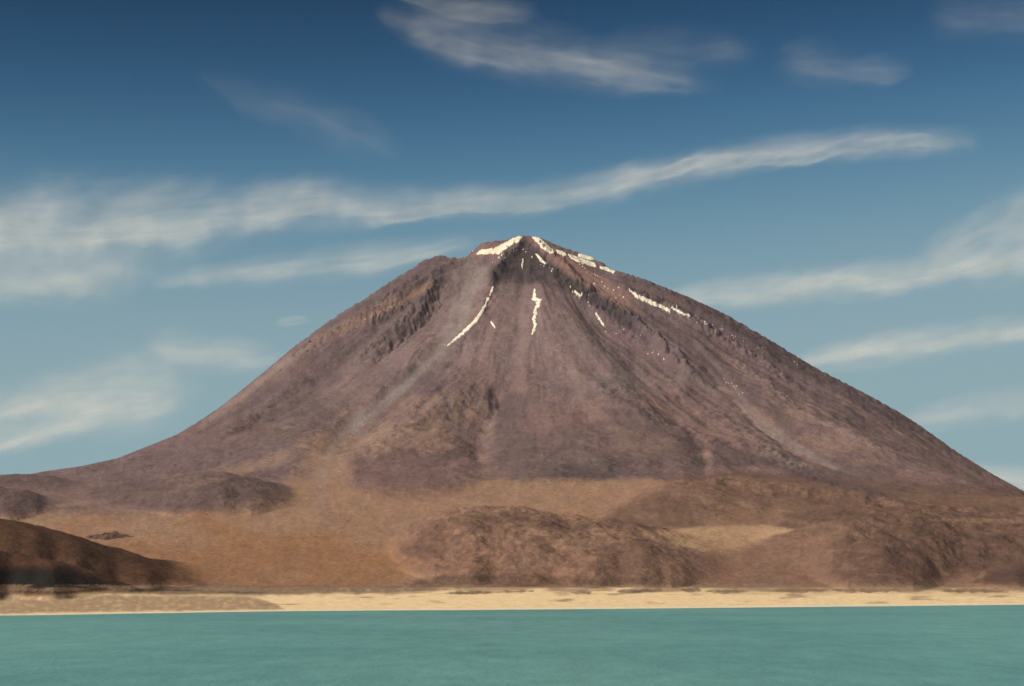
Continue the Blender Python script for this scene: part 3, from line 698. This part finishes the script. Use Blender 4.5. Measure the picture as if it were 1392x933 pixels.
# ------------------------------------------------------------------ clouds: thin bodies of ice cloud high over the land
def cloud_material(dens, seed, stretch=5.0):
    m, nt, nd, lk = new_mat('cirrus')
    out = nd.new('ShaderNodeOutputMaterial')
    df = nd.new('ShaderNodeBsdfDiffuse'); tl = nd.new('ShaderNodeBsdfTranslucent')
    for b in (df, tl): b.inputs['Color'].default_value = (.84, .90, .95, 1)
    s1 = nd.new('ShaderNodeMixShader'); s1.inputs[0].default_value = .9; lk.new(df.outputs[0], s1.inputs[1]); lk.new(tl.outputs[0], s1.inputs[2])
    tr = nd.new('ShaderNodeBsdfTransparent'); s2 = nd.new('ShaderNodeMixShader')
    uv = nd.new('ShaderNodeAttribute'); uv.attribute_name = 'cloud_coord'
    at = nd.new('ShaderNodeAttribute'); at.attribute_name = 'cloud_core'
    def nz(scale, det, sx, sy, rough, off):
        mp = nd.new('ShaderNodeMapping'); mp.inputs['Scale'].default_value = (sx, sy, 1); mp.inputs['Location'].default_value = (off, off * .37, 0)
        n = nd.new('ShaderNodeTexNoise'); n.inputs['Scale'].default_value = scale; n.inputs['Detail'].default_value = det; n.inputs['Roughness'].default_value = rough; n.inputs['Distortion'].default_value = .6
        lk.new(uv.outputs['Vector'], mp.inputs[0]); lk.new(mp.outputs[0], n.inputs['Vector']); return n
    a = nz(1.0, 5, 1 / 150, 1 / 24, .6, seed); b = nz(1.0, 4, 1 / 90, 1 / 6, .6, seed * 2 + 5); c = nz(1, 3, 1 / 220, 1 / 110, .5, seed + 31)
    def math_(op, x, y, clamp=False):
        n = nd.new('ShaderNodeMath'); n.operation = op; n.use_clamp = clamp
        for i, k in enumerate((x, y)):
            if isinstance(k, (int, float)): n.inputs[i].default_value = k
            else: lk.new(k, n.inputs[i])
        return n.outputs[0]
    s = math_('ADD', math_('MULTIPLY', math_('SUBTRACT', a.outputs['Fac'], .5), 1.7), math_('MULTIPLY', math_('SUBTRACT', b.outputs['Fac'], .5), .3))
    s = math_('ADD', s, math_('MULTIPLY', math_('SUBTRACT', c.outputs['Fac'], .5), .8))
    s = math_('MAXIMUM', math_('ADD', s, .72), .12)
    al = math_('MULTIPLY', math_('MULTIPLY', s, at.outputs['Fac']), dens, True)
    lk.new(al, s2.inputs[0]); lk.new(tr.outputs[0], s2.inputs[1]); lk.new(s1.outputs[0], s2.inputs[2])
    lk.new(s2.outputs[0], out.inputs[0]); return m
def cloud(nodes, dens, label, seed, alt=7000, thick=160):
    """nodes: (px, py, half width px) along the streak; laid on a level sheet of air at height alt"""
    n = np.array(nodes, float)
    t = np.concatenate([[0], np.cumsum(np.hypot(*(n[1:, :2] - n[:-1, :2]).T))])
    K = max(24, int(t[-1] / 4)); tt = np.linspace(0, t[-1], K)
    def interp(i):   # smooth interpolation
        y = np.interp(tt, t, n[:, i]); 
        for _ in range(30): y[1:-1] = (y[:-2] + 2 * y[1:-1] + y[2:]) / 4
        return y
    cu, cv, cw = interp(0), interp(1), interp(2)
    du, dv = np.gradient(cu), np.gradient(cv); l = np.hypot(du, dv); nu_, nv_ = -dv / l, du / l
    A = 33; a = np.linspace(-1, 1, A); W = 2.7
    uu = cu[:, None] + nu_[:, None] * a * cw[:, None] * W; vv = cv[:, None] + nv_[:, None] * a * cw[:, None] * W
    vv = np.minimum(vv, 745)
    e = np.clip(np.minimum(tt, t[-1] - tt) / (min(0.25 * t[-1], 110) + 1e-6), 0, 1)
    q_ = tt[:, None] / 1.0; cc = a[None, :] * cw[:, None] * W
    aw = (a * W)[None, :] + .95 * fbm(q_ / 95 + cc / 60, cc / 70, 3, seed + 800) + .3 * fbm(q_ / 30, cc / 14, 3, seed + 801)
    sharp = 1.0 + .5 * noise(q_ / 160, cc * 0, seed + 802)
    core = (.55 * np.exp(-aw ** 2 * .6 * sharp) + .5 * np.exp(-(aw - .35 + .8 * noise(q_ / 140, cc * 0 + 3, seed + 805)) ** 2 * 4.5)) * (1 + .5 * fbm(q_ / 120, cc / 40, 3, seed + 803))
    core = core * (1 - sm(.55, 1.0, np.abs(a)))[None, :] * (sm(0, 1, e + .25 * fbm(tt / 40, tt * 0, 3, seed + 804) * (e < .98)) * sm(0, .12, e))[:, None]
    core = np.clip(core, 0, 1.3)
    zz = alt + 120 * fbm(uu / 120, vv / 40, 3, seed)
    body = thick * np.sqrt(np.clip(core, 0, 1))
    verts = []; crd = []; cr = []
    for sgn in (-1, 1):
        z = zz + sgn * body / 2
        y = (z - CH) * F / (VH - vv)
        yb = (zz - CH) * F / (VH - vv)       # same plan position for both skins
        verts.append(np.stack([(uu - CX) / F * yb, yb, z], -1).reshape(-1, 3))
        crd.append(np.stack([np.broadcast_to(tt[:, None], uu.shape), a[None, :] * cw[:, None] * W, np.full(uu.shape, sgn * 3.0)], -1).reshape(-1, 3)); cr.append(core.ravel())
    verts = np.concatenate(verts); crd = np.concatenate(crd); cr = np.concatenate(cr); nn = K * A
    ids = np.arange(nn).reshape(K, A)
    q = np.stack([ids[:-1, :-1], ids[:-1, 1:], ids[1:, 1:], ids[1:, :-1]], -1).reshape(-1, 4)
    fs = [q, q[:, ::-1] + nn]
    o = mesh_obj('cloud', verts, np.concatenate(fs), cloud_material(dens, seed))
    at = o.data.attributes.new('cloud_coord', 'FLOAT_VECTOR', 'POINT'); at.data.foreach_set('vector', crd.astype(np.float32).ravel())
    at = o.data.attributes.new('cloud_core', 'FLOAT', 'POINT'); at.data.foreach_set('value', cr.astype(np.float32))
    tag(o, label, 'cloud', 'thin high clouds')
cloud([(-160, 318, 50), (0, 312, 48), (100, 312, 44), (200, 302, 36), (300, 287, 28), (400, 280, 22), (500, 277, 17), (600, 277, 14), (700, 272, 13), (780, 262, 13), (860, 247, 14), (940, 228, 13), (1020, 212, 12), (1100, 201, 13), (1180, 194, 13), (1250, 193, 12), (1290, 193, 12), (1350, 194, 9)], .37, 'long cloud band crossing the whole sky just above the summit', 3)
cloud([(-140, 372, 30), (0, 368, 30), (120, 372, 26), (220, 375, 18)], .30, 'faint veil of cloud under the left end of the long band', 11)
cloud([(180, 385, 8), (290, 374, 11), (400, 364, 13), (500, 353, 13), (590, 338, 10), (690, 318, 7)], .26, 'faint streak below the long band ending at the left shoulder of the volcano', 5)
cloud([(520, -20, 5), (600, 10, 12), (660, 12, 13), (740, 18, 8)], .13, 'short soft cloud at the top edge above the wide wispy cloud', 35)
cloud([(800, 70, 12), (870, 62, 18), (950, 66, 18), (1040, 72, 10)], .06, 'thin haze of cloud between the wide wispy cloud and the small puff at right', 37)
cloud([(500, 10, 8), (560, 32, 16), (620, 50, 24), (680, 62, 27), (740, 76, 24), (800, 88, 21), (860, 98, 18), (920, 108, 14), (1000, 120, 8)], .19, 'wide wispy cloud slanting down from the top edge above the summit', 7)
cloud([(1050, 70, 14), (1100, 88, 20), (1150, 98, 20), (1200, 96, 14), (1250, 90, 8)], .09, 'small blurred cloud puff high on the right', 9)
cloud([(830, 425, 3), (890, 410, 6), (950, 402, 11), (1020, 395, 13), (1100, 389, 14), (1180, 381, 14), (1260, 370, 15), (1340, 358, 20), (1420, 345, 26), (1520, 330, 26)], .40, 'cloud streak on the right that starts from the upper right slope', 13)
cloud([(1240, 360, 10), (1310, 330, 18), (1380, 300, 24), (1480, 260, 24)], .30, 'soft cloud rising towards the right edge above the upper right streak', 15)
cloud([(1050, 505, 4), (1100, 492, 9), (1150, 483, 12), (1210, 473, 13), (1280, 461, 13), (1350, 452, 12), (1440, 443, 10), (1540, 436, 8)], .42, 'bright cloud streak touching the right slope halfway down', 17)
cloud([(1290, 638, 6), (1350, 643, 9), (1400, 648, 12), (1500, 652, 12)], .5, 'low bright cloud behind the foot of the right slope', 19)
cloud([(-160, 590, 16), (-40, 568, 20), (60, 548, 22), (130, 537, 28), (200, 533, 32), (245, 528, 26), (285, 522, 10)], .40, 'feathered cloud low in the sky at left above the slope', 21)
cloud([(-160, 640, 8), (-40, 612, 10), (30, 594, 11), (90, 580, 10), (170, 568, 6)], .42, 'narrow streak under the feathered cloud at the left edge', 23)
cloud([(190, 470, 12), (270, 478, 17), (340, 484, 13), (400, 484, 6)], .24, 'very faint cloud left of the volcano halfway down its slope', 25)
cloud([(260, 90, 10), (340, 130, 17), (430, 160, 20), (500, 190, 16), (560, 230, 8)], .05, 'barely visible slanting wisp in the dark blue at upper left', 27)
cloud([(370, 440, 2), (395, 437, 4.5), (425, 434, 2)], .2, 'tiny cloud fleck beside the left slope', 29)
cloud([(1190, 590, 8), (1290, 562, 13), (1390, 548, 14), (1500, 540, 12)], .22, 'faint low streak over the lower right slope', 31)
cloud([(1250, 10, 20), (1340, 20, 22), (1460, 30, 20)], .08, 'dim cloud in the top right corner', 33)

# ------------------------------------------------------------------ thin air between the lake and the summit
hv = [(x, y, z) for z in (-70, 1640) for y in (-600, 15500) for x in (-9000, 9000)]
hf = [(0, 2, 3, 1), (4, 5, 7, 6), (0, 1, 5, 4), (2, 6, 7, 3), (0, 4, 6, 2), (1, 3, 7, 5)]
mh = bpy.data.materials.new('thin_haze'); mh.use_nodes = True; mh.node_tree.nodes.clear()
ho = mh.node_tree.nodes.new('ShaderNodeOutputMaterial'); hp = mh.node_tree.nodes.new('ShaderNodeVolumePrincipled')
hp.inputs['Color'].default_value = (.80, .88, 1, 1); hp.inputs['Density'].default_value = HAZE; hp.inputs['Anisotropy'].default_value = .0
mh.node_tree.links.new(hp.outputs[0], ho.inputs['Volume'])
if HAZE > 0: tag(mesh_obj('haze', hv, np.array(hf), mh, False), 'thin pale haze in the air between the lake and the volcano', 'haze', kind='stuff')

# ------------------------------------------------------------------ light
SUN_EL, SUN_AZ = math.radians(45), math.radians(-120)     # azimuth from +Y (view direction), clockwise positive = right
sd = (math.sin(SUN_AZ) * math.cos(SUN_EL), math.cos(SUN_AZ) * math.cos(SUN_EL), math.sin(SUN_EL))
w = bpy.data.worlds.new('World'); scene.world = w; w.use_nodes = True
nt = w.node_tree; nt.nodes.clear()
out = nt.nodes.new('ShaderNodeOutputWorld'); bg = nt.nodes.new('ShaderNodeBackground'); st = nt.nodes.new('ShaderNodeTexSky')
st.sky_type = 'NISHITA'; st.sun_disc = False; st.sun_elevation = SUN_EL; st.sun_rotation = SUN_AZ
st.altitude = 4300; st.air_density = 1.0; st.dust_density = .6; st.ozone_density = 1.0
tint = nt.nodes.new('ShaderNodeVectorMath'); tint.operation = 'MULTIPLY'; tint.inputs[1].default_value = (.80, .80, .70)
gm = nt.nodes.new('ShaderNodeGamma'); gm.inputs[1].default_value = 1.45
nt.links.new(st.outputs[0], tint.inputs[0]); nt.links.new(tint.outputs[0], gm.inputs[0]); 
sp_ = nt.nodes.new('ShaderNodeSeparateXYZ'); cb_ = nt.nodes.new('ShaderNodeCombineXYZ'); nt.links.new(gm.outputs[0], sp_.inputs[0])
def wm_(op, a_, b_):
    n_ = nt.nodes.new('ShaderNodeMath'); n_.operation = op
    for i_, k_ in enumerate((a_, b_)):
        if isinstance(k_, (int, float)): n_.inputs[i_].default_value = k_
        else: nt.links.new(k_, n_.inputs[i_])
    return n_.outputs[0]
for i_, (k_, e_, A_, q_, M_) in enumerate(SKY):
    v_ = wm_('MULTIPLY', wm_('POWER', sp_.outputs[i_], e_), k_ * .1 ** e_)
    p_ = wm_('POWER', v_, q_)
    v_ = wm_('DIVIDE', wm_('MULTIPLY', p_, A_ * (9.5, 9.9, 10.2)[i_]), wm_('ADD', wm_('MULTIPLY', p_, M_), 1.0))
    nt.links.new(v_, cb_.inputs[i_])
nt.links.new(cb_.outputs[0], bg.inputs[0]); nt.links.new(bg.outputs[0], out.inputs[0])
bg.inputs[1].default_value = .10
sl = bpy.data.lights.new('sun', 'SUN'); sl.energy = 4.3; sl.angle = math.radians(.53); sl.color = (1, .85, .64)
so = bpy.data.objects.new('sun', sl); col.objects.link(so)
import mathutils
so.rotation_euler = mathutils.Vector(sd).to_track_quat('Z', 'Y').to_euler()
so.location = (-3000, -3000, 5000)

# ------------------------------------------------------------------ camera
cd = bpy.data.cameras.new('camera'); cam = bpy.data.objects.new('camera', cd); col.objects.link(cam)
cam.location = (0, 0, CH); cam.rotation_euler = (math.radians(90), 0, 0)
cd.sensor_width = 36; cd.lens = F / 1392 * 36; cd.shift_y = (VH - 466.5) / 1392
cd.clip_start = 1; cd.clip_end = 400000
scene.camera = cam
scene.view_settings.view_transform = 'Standard'; scene.view_settings.look = 'None'
scene.view_settings.exposure = 0; scene.view_settings.gamma = 1
scene.render.engine = 'CYCLES'
try:
    scene.cycles.filter_width = 1.6
    scene.cycles.transparent_max_bounces = 24
    scene.cycles.max_bounces = 4; scene.cycles.diffuse_bounces = 2
except Exception: pass
